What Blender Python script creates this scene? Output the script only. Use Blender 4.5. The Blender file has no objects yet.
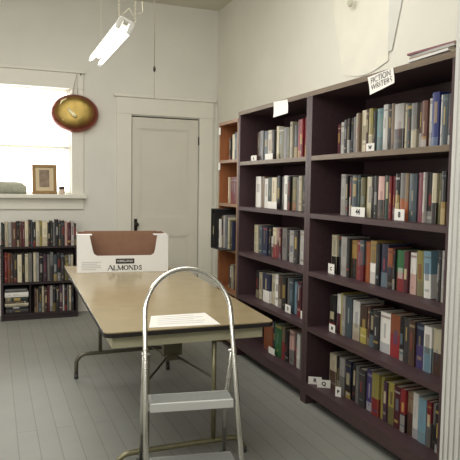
import bpy, bmesh, math, random
from mathutils import Vector, Matrix
random.seed(11)
C = bpy.context.scene.collection
SC = bpy.context.scene

# ------------------------------------------------------------------ camera
F, YAW, PIT, ROL, H = 600.0, .3762, .0736, .0143, 1.45
cy, sy, cp, sp = math.cos(YAW), math.sin(YAW), math.cos(PIT), math.sin(PIT)
FW = Vector((sy*cp, cy*cp, -sp)); R0 = Vector((cy, -sy, 0)); U0 = R0.cross(FW)
RT = math.cos(ROL)*R0 + math.sin(ROL)*U0
UP = -math.sin(ROL)*R0 + math.cos(ROL)*U0
EYE = Vector((0, 0, H))
cam = bpy.data.cameras.new('camera'); co = bpy.data.objects.new('camera', cam); C.objects.link(co)
cam.sensor_width = 36; cam.lens = F/460*36; cam.clip_start = .05
M = Matrix((RT, UP, -FW)).transposed().to_4x4(); M.translation = EYE
co.matrix_world = M
SC.camera = co

def on(ax, v, x, y):
    """point where the sight line through photo pixel (x, y) meets the real plane axis = v"""
    d = FW + RT*((x-230)/F) + UP*((230-y)/F)
    t = (v-EYE[ax])/d[ax]
    return EYE + d*t

# ------------------------------------------------------------------ materials
def s2l(c):
    return tuple((u/12.92 if u <= .04045 else ((u+.055)/1.055)**2.4) for u in (v/255 for v in c))
MATS = {}
def mat(name, rgb, rough=.6, metal=0, noise=0, nscale=20, bump=0, emit=0, spec=.5, stretch=None):
    if name in MATS: return MATS[name]
    m = bpy.data.materials.new(name); m.use_nodes = True
    nt = m.node_tree; b = nt.nodes['Principled BSDF']; L = nt.links
    c = s2l(rgb)
    b.inputs['Base Color'].default_value = (*c, 1)
    b.inputs['Roughness'].default_value = rough; b.inputs['Metallic'].default_value = metal
    b.inputs['Specular IOR Level'].default_value = spec
    if emit:
        b.inputs['Emission Color'].default_value = (*c, 1); b.inputs['Emission Strength'].default_value = emit
    if noise or bump:
        tc = nt.nodes.new('ShaderNodeTexCoord'); mp = nt.nodes.new('ShaderNodeMapping'); L.new(tc.outputs['Object'], mp.inputs[0])
        if stretch: mp.inputs['Scale'].default_value = stretch
        n = nt.nodes.new('ShaderNodeTexNoise'); n.inputs['Scale'].default_value = nscale; n.inputs['Detail'].default_value = 5
        L.new(mp.outputs[0], n.inputs['Vector'])
        if noise:
            r = nt.nodes.new('ShaderNodeValToRGB')
            r.color_ramp.elements[0].position = .3; r.color_ramp.elements[1].position = .7
            r.color_ramp.elements[0].color = (*[max(0, v*(1-noise)) for v in c], 1)
            r.color_ramp.elements[1].color = (*[min(1, v*(1+noise)) for v in c], 1)
            L.new(n.outputs[0], r.inputs[0]); L.new(r.outputs[0], b.inputs['Base Color'])
        if bump:
            bp = nt.nodes.new('ShaderNodeBump'); bp.inputs['Strength'].default_value = bump; bp.inputs['Distance'].default_value = .01
            L.new(n.outputs[0], bp.inputs['Height']); L.new(bp.outputs[0], b.inputs['Normal'])
    MATS[name] = m; return m

def attr_mat(name, rough=.5):
    m = bpy.data.materials.new(name); m.use_nodes = True
    nt = m.node_tree; b = nt.nodes['Principled BSDF']
    a = nt.nodes.new('ShaderNodeAttribute'); a.attribute_name = 'Col'
    nt.links.new(a.outputs['Color'], b.inputs['Base Color']); b.inputs['Roughness'].default_value = rough
    return m

def floor_mat():
    m = bpy.data.materials.new('painted_boards'); m.use_nodes = True
    nt = m.node_tree; b = nt.nodes['Principled BSDF']; L = nt.links
    tc = nt.nodes.new('ShaderNodeTexCoord'); mp = nt.nodes.new('ShaderNodeMapping')
    mp.inputs['Rotation'].default_value = (0, 0, math.pi/2)
    L.new(tc.outputs['Object'], mp.inputs[0])
    br = nt.nodes.new('ShaderNodeTexBrick'); L.new(mp.outputs[0], br.inputs['Vector'])
    br.inputs['Scale'].default_value = 1; br.inputs['Brick Width'].default_value = 3.6; br.inputs['Row Height'].default_value = .11
    br.inputs['Mortar Size'].default_value = .0035; br.inputs['Mortar Smooth'].default_value = .5
    br.inputs['Color1'].default_value = (*s2l((146, 146, 140)), 1); br.inputs['Color2'].default_value = (*s2l((142, 142, 136)), 1)
    br.inputs['Mortar'].default_value = (*s2l((124, 123, 118)), 1)
    n = nt.nodes.new('ShaderNodeTexNoise'); n.inputs['Scale'].default_value = 3.5; n.inputs['Detail'].default_value = 6
    L.new(tc.outputs['Object'], n.inputs['Vector'])
    mx = nt.nodes.new('ShaderNodeMix'); mx.data_type = 'RGBA'; mx.blend_type = 'MULTIPLY'; mx.inputs['Factor'].default_value = 1
    rp = nt.nodes.new('ShaderNodeValToRGB'); rp.color_ramp.elements[0].color = (.85, .85, .85, 1); rp.color_ramp.elements[1].color = (1.05, 1.05, 1.03, 1)
    L.new(n.outputs[0], rp.inputs[0]); L.new(br.outputs['Color'], mx.inputs['A']); L.new(rp.outputs[0], mx.inputs['B'])
    L.new(mx.outputs['Result'], b.inputs['Base Color'])
    b.inputs['Roughness'].default_value = .58; b.inputs['Specular IOR Level'].default_value = .22
    bp = nt.nodes.new('ShaderNodeBump'); bp.inputs['Strength'].default_value = .12; bp.inputs['Distance'].default_value = .003
    iv = nt.nodes.new('ShaderNodeMath'); iv.operation = 'SUBTRACT'; iv.inputs[0].default_value = 1
    L.new(br.outputs['Fac'], iv.inputs[1]); L.new(iv.outputs[0], bp.inputs['Height']); L.new(bp.outputs[0], b.inputs['Normal'])
    return m

# ------------------------------------------------------------------ mesh helpers
def bx(bm, x0, x1, y0, y1, z0, z1, mi=0, bev=0):
    vs = [bm.verts.new(p) for p in ((x0,y0,z0),(x1,y0,z0),(x1,y1,z0),(x0,y1,z0),(x0,y0,z1),(x1,y0,z1),(x1,y1,z1),(x0,y1,z1))]
    fs = [bm.faces.new([vs[i] for i in q]) for q in ((0,3,2,1),(4,5,6,7),(0,1,5,4),(1,2,6,5),(2,3,7,6),(3,0,4,7))]
    for f in fs: f.material_index = mi
    if bev:
        es = list({e for f in fs for e in f.edges})
        bmesh.ops.bevel(bm, geom=es, offset=bev, segments=2, profile=.6, affect='EDGES')
    return vs
def prism(bm, pts, z0, z1, bev=0, mi=0, top=None):
    """vertical prism over a polygon in plan"""
    a = [bm.verts.new((p[0], p[1], z0)) for p in pts]; b = [bm.verts.new((p[0], p[1], z1)) for p in pts]
    n = len(pts); f0 = bm.faces.new(a[::-1]); f1 = bm.faces.new(b)
    f0.material_index = mi; f1.material_index = mi if top is None else top
    for i in range(n):
        f = bm.faces.new((a[i], a[(i+1) % n], b[(i+1) % n], b[i])); f.material_index = mi
def tube(bm, pts, r, seg=10, caps=True, mi=0):
    pts = [Vector(p) for p in pts]; rings = []
    prev = None
    for i, p in enumerate(pts):
        t = ((pts[i+1]-p).normalized() if i == 0 else (p-pts[i-1]).normalized() if i == len(pts)-1
             else ((pts[i+1]-p).normalized()+(p-pts[i-1]).normalized()).normalized())
        if prev is None:
            ref = Vector((0,0,1)) if abs(t.z) < .9 else Vector((1,0,0)); n = t.cross(ref).normalized()
        else: n = (prev - t*prev.dot(t)).normalized()
        prev = n; b = t.cross(n)
        rr = r[i] if isinstance(r, (list, tuple)) else r
        rings.append([bm.verts.new(p + (n*math.cos(a)+b*math.sin(a))*rr) for a in [2*math.pi*k/seg for k in range(seg)]])
    for i in range(len(rings)-1):
        for k in range(seg):
            f = bm.faces.new((rings[i][k], rings[i][(k+1)%seg], rings[i+1][(k+1)%seg], rings[i+1][k])); f.smooth = True; f.material_index = mi
    if caps:
        bm.faces.new(rings[0][::-1]).material_index = mi; bm.faces.new(rings[-1]).material_index = mi
def lathe(bm, prof, seg=40, sx=1, sy=1):
    rings = []
    for r, z in prof:
        rings.append([bm.verts.new((r*sx*math.cos(2*math.pi*k/seg), r*sy*math.sin(2*math.pi*k/seg), z)) for k in range(seg)] if r > 1e-5 else [bm.verts.new((0,0,z))])
    for a, b in zip(rings, rings[1:]):
        for k in range(seg):
            q = [a[k % len(a)], a[(k+1) % len(a)], b[(k+1) % len(b)], b[k % len(b)]]
            u = []
            for v in q:
                if v not in u: u.append(v)
            if len(u) > 2:
                f = bm.faces.new(u); f.smooth = True
def obj(name, bm, m, parent=None, recalc=True):
    if recalc: bmesh.ops.recalc_face_normals(bm, faces=bm.faces[:])
    me = bpy.data.meshes.new(name); bm.to_mesh(me); bm.free()
    for x in (m if isinstance(m, (list, tuple)) else [m]): me.materials.append(x)
    o = bpy.data.objects.new(name, me); C.objects.link(o)
    if parent: o.parent = parent
    return o
def NB(): return bmesh.new()
def box_obj(name, m, parent, *a, bev=0):
    bm = NB(); bx(bm, *a, bev=bev); return obj(name, bm, m, parent)
def tag(o, label, cat, group=None):
    o['label'] = label; o['category'] = cat
    if group: o['group'] = group
    return o
def thing(name, label, cat, loc=(0,0,0), rz=0, group=None):
    o = bpy.data.objects.new(name, None); C.objects.link(o); o.empty_display_size = .1
    o.location = loc; o.rotation_euler = (0,0,rz); return tag(o, label, cat, group)
def struct(name, bm, m, parent=None):
    o = obj(name, bm, m, parent)
    if not parent: o['kind'] = 'structure'
    return o
def text_mesh(name, s, size, m, parent, mw, offset=0.0, thick=.0004):
    """flat lettering laid out by matrix mw (x along the words, y up, z out)"""
    cu = bpy.data.curves.new('t', 'FONT'); cu.body = s; cu.size = size; cu.align_x = 'CENTER'; cu.align_y = 'CENTER'; cu.offset = offset; cu.extrude = thick; cu.resolution_u = 3
    t = bpy.data.objects.new('t', cu); C.objects.link(t)
    me = bpy.data.meshes.new_from_object(t.evaluated_get(bpy.context.evaluated_depsgraph_get()))
    C.objects.unlink(t); bpy.data.objects.remove(t); bpy.data.curves.remove(cu)
    me.name = name; me.materials.clear(); me.materials.append(m)
    o = bpy.data.objects.new(name, me); C.objects.link(o); o.parent = parent; o.matrix_local = mw
    return o

# ------------------------------------------------------------------ material set
m_wall = mat('cream_plaster', (222, 220, 211), .85, noise=.025, nscale=3, bump=.08)
m_wallr = mat('warm_plaster', (223, 220, 207), .85, noise=.03, nscale=2.5, bump=.08)
m_ceil = mat('ceiling_plaster', (214, 209, 192), .9, noise=.03, nscale=3)
m_trim = mat('white_trim_paint', (226, 223, 211), .45, noise=.015, nscale=6)
m_door = mat('white_door_paint', (214, 210, 197), .5, noise=.02, nscale=5)
m_gapd = mat('dark_gap', (40, 34, 30), .9)
m_dark = mat('dark_stained_wood', (70, 51, 55), .5, noise=.16, nscale=14, stretch=(6, .6, 6), spec=.35)
m_dedge = mat('dark_edge_wood', (74, 56, 57), .5, noise=.12, nscale=14, stretch=(6, .6, 6), spec=.35)
m_litedge = mat('lit_tan_edge', (112, 96, 78), .5, noise=.14, nscale=14, stretch=(6, .6, 6), spec=.35)  # upper boards' edges: reflected light put into a paler colour
m_orng = mat('orange_varnished_wood', (150, 94, 58), .45, noise=.14, nscale=10, stretch=(5, 5, .6))
m_oedge = mat('orange_edge_wood', (140, 106, 76), .5, noise=.1, nscale=12)
m_lcase = mat('black_brown_wood', (52, 42, 44), .5, noise=.15, nscale=14, stretch=(.6, 6, 6), spec=.35)
m_alu = mat('brushed_aluminium', (232, 231, 226), .2, metal=1, noise=.04, nscale=60)
m_tread = mat('grey_ribbed_tread', (150, 151, 148), .55, noise=.06, nscale=80, bump=.15)
m_treadf = mat('lit_tread_edge', (216, 217, 215), .4)  # light on the tread fronts put into a paler colour
m_rub = mat('grey_rubber', (70, 70, 68), .8)
m_ttop = mat('tan_laminate', (160, 144, 110), .2, noise=.05, nscale=9, spec=.5)
m_tedge = mat('dark_table_edge', (40, 34, 34), .4)
m_apron = mat('cream_enamel', (186, 182, 152), .45, noise=.04, nscale=10)
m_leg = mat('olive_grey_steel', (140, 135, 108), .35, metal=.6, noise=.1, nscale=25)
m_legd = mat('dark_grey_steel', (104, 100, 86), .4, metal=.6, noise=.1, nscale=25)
m_white = mat('white_paper', (236, 233, 226), .8)
m_ink = mat('black_ink', (38, 34, 34), .8)
m_pencil = mat('pencil_grey', (96, 90, 88), .8)
m_grink = mat('grey_ink', (196, 196, 194), .8)
m_card = mat('brown_cardboard', (140, 104, 82), .85, noise=.06, nscale=18)
m_cwhite = mat('white_carton_print', (232, 230, 226), .55)
m_gold = mat('gilded_frame', (138, 108, 66), .4, metal=.35, noise=.2, nscale=60)
m_tubew = mat('fluorescent_tube', (255, 250, 236), .4, emit=4.5)
m_enam = mat('white_enamel', (190, 188, 180), .35)
m_chain = mat('pale_chain', (196, 188, 160), .4, metal=.5)
m_cord = mat('cord_grey', (136, 126, 108), .8)
m_iron = mat('black_iron', (44, 38, 34), .45, metal=.5)
m_book = attr_mat('book_cover_print', .45)
m_page = mat('page_paper', (205, 196, 176), .9, noise=.08, nscale=120)
m_blk = mat('black_wire', (24, 24, 24), .5)

# ------------------------------------------------------------------ room
XF, YB = 1.9256, 6.8962
XR, XL, YN, ZC = 2.535, -2.7, -2.6, 3.53
ZB = [2.0658, 1.6511, 1.2770, .8971, .5249, .145]       # tops of the six boards of the tall cases
Y1, Y2, Y3 = 4.7096, 3.4752, 2.15

bm = NB(); bx(bm, XL, XR+2, YN, YB+.1, -.1, 0); struct('floor', bm, floor_mat())
bm = NB(); bx(bm, XL, XR+2, YN, YB+.1, ZC, ZC+.1); struct('ceiling', bm, m_ceil)
WX0, WX1, WZ0, WZ1 = -.34, .815, 1.33, 2.49
DX0, DX1, DZ = 1.4855, 2.3085, 2.238
bm = NB()
T = .16
bx(bm, XL, WX0, YB, YB+T, 0, ZC); bx(bm, WX0, WX1, YB, YB+T, 0, WZ0); bx(bm, WX0, WX1, YB, YB+T, WZ1, ZC)
bx(bm, WX1, DX0, YB, YB+T, 0, ZC); bx(bm, DX0, DX1, YB, YB+T, DZ, ZC); bx(bm, DX1, XR+.1, YB, YB+T, 0, ZC)
struct('wall_back', bm, m_wall)
bm = NB(); bx(bm, XR, XR+.1, 1.9, YB, 0, ZC); struct('wall_right', bm, m_wallr)
bm = NB(); bx(bm, XL-.1, XL, YN, YB, 0, ZC); struct('wall_left', bm, m_wall)
bm = NB(); bx(bm, XL, XR+2, YN-.1, YN, 0, ZC); struct('wall_front', bm, m_wall)
bm = NB(); bx(bm, XR+2, XR+2.1, YN, 1.9, 0, ZC); struct('wall_far_right', bm, m_wall)
JX = 1.70
bm = NB(); bx(bm, JX+.02, XR+2, 1.72, 1.9, 0, ZC); struct('wall_partition', bm, m_trim)
# fluted jamb boards lining the end of the partition
bm = NB(); bx(bm, JX, JX+.02, 1.70, 1.915, 0, ZC, bev=.003)
for yy in (1.735, 1.765, 1.805, 1.835, 1.865, 1.893): tube(bm, [(JX, yy, .0), (JX, yy, ZC)], .0035, 8)
struct('trim_1', bm, mat('grey_white_paint', (214, 213, 208), .55))
bm = NB(); bx(bm, JX-.005, JX+.13, 1.68, 1.72, 0, ZC, bev=.004); struct('trim_2', bm, m_trim)
bm = NB(); bx(bm, DX1+.19, XR, YB-.018, YB, 0, .17, bev=.004); bx(bm, XL, DX0-.18, YB-.018, YB, 0, .17, bev=.004); struct('baseboard_back', bm, m_trim)

# window_1
w = bpy.data.objects.new('window_1', None); C.objects.link(w); w['kind'] = 'structure'
bm = NB(); bx(bm, WX1, .945, YB-.022, YB, WZ0, WZ1, bev=.004); bx(bm, WX0-.13, WX0, YB-.022, YB, WZ0, WZ1, bev=.004)
bx(bm, WX0-.13, .945, YB-.026, YB, WZ1, 2.66, bev=.004); bx(bm, WX0-.15, .965, YB-.045, YB, 2.66, 2.69, bev=.006); obj('window_casing', bm, m_trim, w)
bm = NB(); bx(bm, WX0-.16, .97, YB-.10, YB+.13, WZ0-.045, WZ0, bev=.008); obj('window_sill', bm, m_trim, w)
bm = NB(); bx(bm, WX0-.13, .945, YB-.025, YB, WZ0-.165, WZ0-.045, bev=.004); obj('apron', bm, m_trim, w)
ZM = 1.845
m_sash = bpy.data.materials.new('glare_white_sash'); m_sash.use_nodes = True
nt = m_sash.node_tree; nt.nodes['Principled BSDF'].inputs['Base Color'].default_value = (.85, .83, .76, 1)
tl = nt.nodes.new('ShaderNodeBsdfTranslucent'); tl.inputs[0].default_value = (.9, .88, .8, 1); ms = nt.nodes.new('ShaderNodeMixShader'); ms.inputs[0].default_value = .5  # translucent mix makes the sash glow, in place of window glare
nt.links.new(nt.nodes['Principled BSDF'].outputs[0], ms.inputs[1]); nt.links.new(tl.outputs[0], ms.inputs[2]); nt.links.new(ms.outputs[0], nt.nodes['Material Output'].inputs[0])
for nm, y0, za, zb in (('lower_sash', YB+.10, WZ0, ZM+.02), ('upper_sash', YB+.13, ZM-.02, WZ1)):
    bm = NB(); g = .028
    bx(bm, WX0, WX0+g, y0, y0+.03, za, zb); bx(bm, WX1-g, WX1, y0, y0+.03, za, zb)
    bx(bm, WX0+g, WX1-g, y0, y0+.03, za, za+g); bx(bm, WX0+g, WX1-g, y0, y0+.03, zb-g, zb)
    s = obj(nm, bm, m_sash, w)
    gm = bpy.data.materials.get('window_glass')
    if not gm:
        gm = bpy.data.materials.new('window_glass'); gm.use_nodes = True
        nt = gm.node_tree; nt.nodes.remove(nt.nodes['Principled BSDF'])
        tr = nt.nodes.new('ShaderNodeBsdfTransparent'); gl = nt.nodes.new('ShaderNodeBsdfGlossy'); gl.inputs['Roughness'].default_value = .02
        fr = nt.nodes.new('ShaderNodeFresnel'); ms = nt.nodes.new('ShaderNodeMixShader')
        nt.links.new(fr.outputs[0], ms.inputs[0]); nt.links.new(tr.outputs[0], ms.inputs[1]); nt.links.new(gl.outputs[0], ms.inputs[2])
        nt.links.new(ms.outputs[0], nt.nodes['Material Output'].inputs[0])
    bm = NB(); bx(bm, WX0+g, WX1-g, y0+.012, y0+.016, za+g, zb-g); obj('pane', bm, gm, s)

# door_1
d = bpy.data.objects.new('door_1', None); C.objects.link(d); d['kind'] = 'structure'
bm = NB(); bx(bm, 1.315, DX0, YB-.025, YB, 0, 2.25, bev=.004); bx(bm, DX1, 2.478, YB-.025, YB, 0, 2.25, bev=.004)
bx(bm, 1.31, 2.483, YB-.028, YB, 2.25, 2.44, bev=.004); bx(bm, 1.285, 2.505, YB-.05, YB, 2.44, 2.475, bev=.008)
obj('door_casing', bm, m_trim, d)
bm = NB(); bx(bm, DX0, DX1, YB+.06, YB+.08, 0, DZ); obj('door_gap', bm, m_gapd, d)
bm = NB(); ya, yb = YB+.006, YB+.046
x0, x1, z1 = DX0+.011, DX1-.009, DZ-.014
p0, p1 = 1.588, 2.182
bx(bm, x0, p0, ya, yb, .01, z1); bx(bm, p1, x1, ya, yb, .01, z1)
for za, zb in ((.01, .26), (.845, 1.065), (2.102, z1)): bx(bm, p0, p1, ya, yb, za, zb)
for za, zb in ((.26, .845), (1.065, 2.102)):
    bx(bm, p0, p1, ya+.014, yb, za, zb)
    for q in ((p0, p0+.016, za, zb), (p1-.016, p1, za, zb), (p0+.016, p1-.016, za, za+.016), (p0+.016, p1-.016, zb-.016, zb)):
        bx(bm, q[0], q[1], ya+.006, ya+.014, q[2], q[3])
obj('door_leaf', bm, m_door, d)
bm = NB(); bx(bm, 1.522, 1.560, ya-.005, ya, .88, 1.05, bev=.003); obj('lock_plate', bm, m_iron, d)
bm = NB(); lathe(bm, [(0,.062),(.016,.06),(.027,.05),(.029,.04),(.024,.028),(.011,.02),(.01,0),(0,0)], 20)
k = obj('door_knob', bm, m_iron, d); k.matrix_local = Matrix.Translation((1.541, ya-.004, .985)) @ Matrix.Rotation(math.pi/2, 4, 'X')
for zz in (1.98, .30):
    bm = NB(); tube(bm, [(DX1-.004, ya-.006, zz-.05), (DX1-.004, ya-.006, zz+.05)], .008, 10); obj('hinge', bm, m_iron, d)

# ------------------------------------------------------------------ tall bookcases along the right wall
XBK = 2.34
def tall_case(label, ya, yb, mats, zb=ZB, tan=2, thick=.03, ptk=.036):
    """open case facing -X between y = yb (near) and ya (far)"""
    c = thing('bookcase', label, 'bookcase', (XF, (ya+yb)/2, 0))
    ox, oy = XF, (ya+yb)/2
    bd, ed = mats
    for nm, y0 in (('side_panel', ya-ptk), ('side_panel', yb)):
        bm = NB(); bx(bm, 0, XBK-ox, y0-oy, y0+ptk-oy, 0, zb[0]); o = obj(nm, bm, [bd, ed], c)
        for f in o.data.polygons:
            if f.normal.x < -.9: f.material_index = 1
    bm = NB(); bx(bm, XBK-ox-.008, XBK-ox, yb+ptk-oy, ya-ptk-oy, .06, zb[0]-thick); obj('back_panel', bm, bd, c)
    for i, z in enumerate(zb):
        bm = NB(); t = thick if i < len(zb)-1 else .078
        if i == 0: bx(bm, -.004, XBK-ox, yb-oy, ya-oy, z-t, z+.001)
        else: bx(bm, .001, XBK-ox-.008, yb+ptk-oy, ya-ptk-oy, z-t, z)
        o = obj('top_board' if i == 0 else 'shelf', bm, [bd, m_litedge if i < tan else ed], c)
        for f in o.data.polygons:
            if f.normal.x < -.9: f.material_index = 1
    return c
tall_case('dark wooden bookcase bay nearer the camera with the fiction sign taped on top', Y2+.018, Y3, (m_dark, m_dedge))
tall_case('dark wooden bookcase bay between the orange case and the nearer dark bay', Y1, Y2+.02, (m_dark, m_dedge))
ZO = [2.016, 1.6775, 1.294, .897, .525, .145]
tall_case('shorter orange varnished wooden bookcase at far end of the right wall row', 5.178, Y1+.002, (m_orng, m_oedge), zb=ZO, thick=.026, ptk=.024, tan=0)

# ------------------------------------------------------------------ low bookcase below the window
LX0, LX1, LY = .062, .845, 6.616
ZL = [.762, .402, .07]
c = thing('bookcase', 'low dark bookcase standing under the window sill', 'bookcase', (0, LY, 0))
for x0 in (LX0, LX1-.022): box_obj('side_panel', m_lcase, c, x0, x0+.022, 0, .24, 0, .762)
box_obj('back_panel', m_lcase, c, LX0+.022, LX1-.022, .232, .24, .02, .74)
for i, z in enumerate(ZL):
    if i == 0: box_obj('top_board', m_lcase, c, LX0-.004, LX1+.004, -.004, .24, z, z+.018)
    else: box_obj('shelf', m_lcase, c, LX0+.022, LX1-.022, .002, .232, z-.022, z)
box_obj('plinth', m_lcase, c, LX0+.022, LX1-.022, .012, .03, 0, .048)
box_obj('divider', m_lcase, c, .345, .357, .03, .23, .07, .38)

# ------------------------------------------------------------------ books
PAL = dict(black=(34,30,32), charcoal=(62,58,60), grey=(134,130,126), silver=(176,172,166), white=(224,220,212), cream=(206,194,162),
 tan=(160,132,98), brown=(94,64,48), chestnut=(120,70,56), maroon=(108,34,46), red=(178,38,44), crimson=(150,20,40), orange=(198,98,46), gold=(190,150,66),
 yellow=(200,182,80), olive=(122,114,62), green=(46,128,66), forest=(42,62,50), teal=(94,150,150), slate=(78,94,104), blue=(44,58,156),
 navy=(42,48,88), violet=(74,58,124), purple=(82,48,72), skyblue=(130,178,200), pink=(204,160,150), rose=(150,70,84))
used = set()
ORD = ['first','second','third','fourth','fifth','sixth','seventh','eighth','ninth','tenth','eleventh','twelfth','thirteenth','fourteenth','fifteenth','sixteenth',
 'seventeenth','eighteenth','nineteenth','twentieth','twenty-first','twenty-second','twenty-third','twenty-fourth','twenty-fifth','twenty-sixth','twenty-seventh','twenty-eighth']
def vary(c, a=.12):
    k = (1+random.uniform(-a, a)); g = sum(c)/3; k *= .76 if g < 170 else .94
    return tuple(min(255, max(0, (v*.86+g*.14)*k+3)) for v in c)
def book_mesh(t, h, dep, ca, cb, split, deco):
    """spine faces -X at x=0, thickness along Y (centred), height along Z"""
    bm = NB(); col = bm.loops.layers.float_color.new('Col'); bt = .0025
    A, B = s2l(vary(PAL[ca])), s2l(vary(PAL[cb]))
    def paint(v0, cc):
        fs = {f for v in v0 for f in v.link_faces}
        for f in fs:
            for l in f.loops: l[col] = (*cc, 1)
    for s in (-1, 1):
        y = s*(t/2-bt/2)
        if ca != cb:
            paint(bx(bm, .003, dep, y-bt/2, y+bt/2, 0, h*split), B); paint(bx(bm, .003, dep, y-bt/2, y+bt/2, h*split, h), A)
        else: paint(bx(bm, .003, dep, y-bt/2, y+bt/2, 0, h), A)
    # rounded spine in bands
    lum = sum(A)/3
    zs = {0, 1}
    if ca != cb: zs.add(split)
    if deco: zs |= {q[0] for q in deco} | {q[1] for q in deco}
    zs = sorted(zs)
    seg = 5; prof = [(.004*(1-math.sin(math.pi*i/seg)), -t/2+t*i/seg) for i in range(seg+1)]
    grid = [[bm.verts.new((px-.001, py, z*h)) for px, py in prof] for z in zs]
    for i in range(len(zs)-1):
        zc = (zs[i]+zs[i+1])/2
        base = A if (ca == cb or zc > split) else B
        for j in range(seg):
            f = bm.faces.new((grid[i][j], grid[i][j+1], grid[i+1][j+1], grid[i+1][j]))
            cc = base
            for q in (deco or []):
                if q[0] < zc < q[1] and (q[3] == 0 or (q[3] == 1 and 1 <= j <= 3) or (q[3] == 2 and j == 2) or (q[3] == 3 and j in (1, 2))):
                    k_ = q[4]; cc = tuple(base[w]*(1-k_)+q[2][w]*k_ for w in range(3))
            for l in f.loops: l[col] = (*cc, 1)
    # spine backing closes the ends
    paint(bx(bm, .0025, .004, -t/2+.0005, t/2-.0005, .0004, h-.0004), A)
    return bm
def make_book(loc, rz, t, h, dep, ca, cb=None, split=.45, lean=0, label='', group='', pages=True):
    deco = []
    dark = sum(PAL[ca]) < 300
    inks = [(214, 200, 160), (200, 170, 90), (210, 206, 200), (176, 60, 50), (120, 140, 150)] if dark else [(60, 48, 48), (110, 40, 44), (60, 70, 100), (96, 84, 64), (120, 116, 110)]
    if t > .009:
        a = random.uniform(.3, .5); b = a+random.uniform(.2, .42)
        deco.append((a, min(.93, b), s2l(random.choice(inks)), random.choice((1, 2, 2, 3)), random.uniform(.2, .7)))
        if random.random() < .6:
            a = random.uniform(.08, .2); deco.append((a, a+random.uniform(.03, .08), s2l(random.choice(inks)), random.choice((0, 1, 2)), random.uniform(.25, .7)))
        if random.random() < .4:
            a = random.uniform(.84, .9); deco.append((a, a+random.uniform(.02, .07), s2l(random.choice(inks)), 0, random.uniform(.25, .7)))
        if random.random() < .35:
            deco.insert(0, (.0, random.uniform(.15, .4), s2l(random.choice(inks)), 0, random.uniform(.2, .5)))
    o = obj('book', book_mesh(t, h, dep, ca, cb or ca, split, deco), m_book)
    # lean about the lower edge
    o.matrix_world = Matrix.Translation(loc) @ Matrix.Rotation(rz, 4, 'Z') @ Matrix.Translation((0, 0, abs(math.sin(lean))*t/2)) @ Matrix.Rotation(lean, 4, 'X')
    tag(o, label, 'book', group)
    if pages:
        bm = NB(); bx(bm, .0045, dep-.004, -t/2+.0028, t/2-.0028, .004, h-.005); obj('page_block', bm, m_page, o)
    return o
def parse(spec):
    out = []
    for e in spec.split(';'):
        q = e.split()
        if not q: continue
        ca, _, cb = q[0].partition('/')
        h = float(q[3]) if len(q) > 3 else .235
        lean = float(q[4]) if len(q) > 4 else 0
        out.append([ca, cb or ca, float(q[1]), float(q[2]), h, lean])
    return out
def label_for(i, rows, where):
    ca, cb = rows[i][0], rows[i][1]
    nm = ca if ca == cb else '%s and %s' % (ca, cb)
    same = [j for j, r in enumerate(rows) if (r[0], r[1]) == (ca, cb)]
    if len(same) == 1: l = 'only %s book on %s' % (nm, where)
    else:
        L = rows[i-1][0] if i else 'shelf end'; Rr = rows[i+1][0] if i+1 < len(rows) else 'shelf end'
        l = '%s book between %s and %s, on %s' % (nm, L, Rr, where)
        dup = [j for j in same if (rows[j-1][0] if j else 'shelf end', rows[j+1][0] if j+1 < len(rows) else 'shelf end') == (L, Rr)]
        if len(dup) > 1: l = '%s book, %s from left on %s' % (nm, ORD[i], where)
    assert l not in used, l
    used.add(l); return l
def row_right(spec, z, where, group, yl=None, xs=2.025, hk=1.0, yh=None):
    rows = parse(spec)
    ypx = {}
    for i, (ca, cb, a, b, h, lean) in enumerate(rows):
        # px -> depth along the wall, on the spine plane, at mid-book height
        ya = EYE_y(a, xs, z); yb_ = EYE_y(b, xs, z)
        t = max(.008, ya-yb_-.0012); yc = (ya+yb_)/2
        if (yl and yc - t/2 < yl) or (yh and yc + t/2 > yh): continue
        dep = random.uniform(.14, .17) if h < .24 else random.uniform(.15, .2)
        make_book((xs+random.uniform(-.008, .012), yc, z+.0005), 0, t, h*hk*random.uniform(.985, 1.015), dep, ca, cb, random.uniform(.4, .55), lean, label_for(i, rows, where), group)
def EYE_y(x, xs, z):
    # photo column x at about mid-book height on the plane X = xs
    y = 230
    for _ in range(6):
        p = on(0, xs, x, y); e = p.z-(z+.11)
        d = (p-EYE).dot(FW); y += e*F/d
    return on(0, xs, x, y).y

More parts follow.
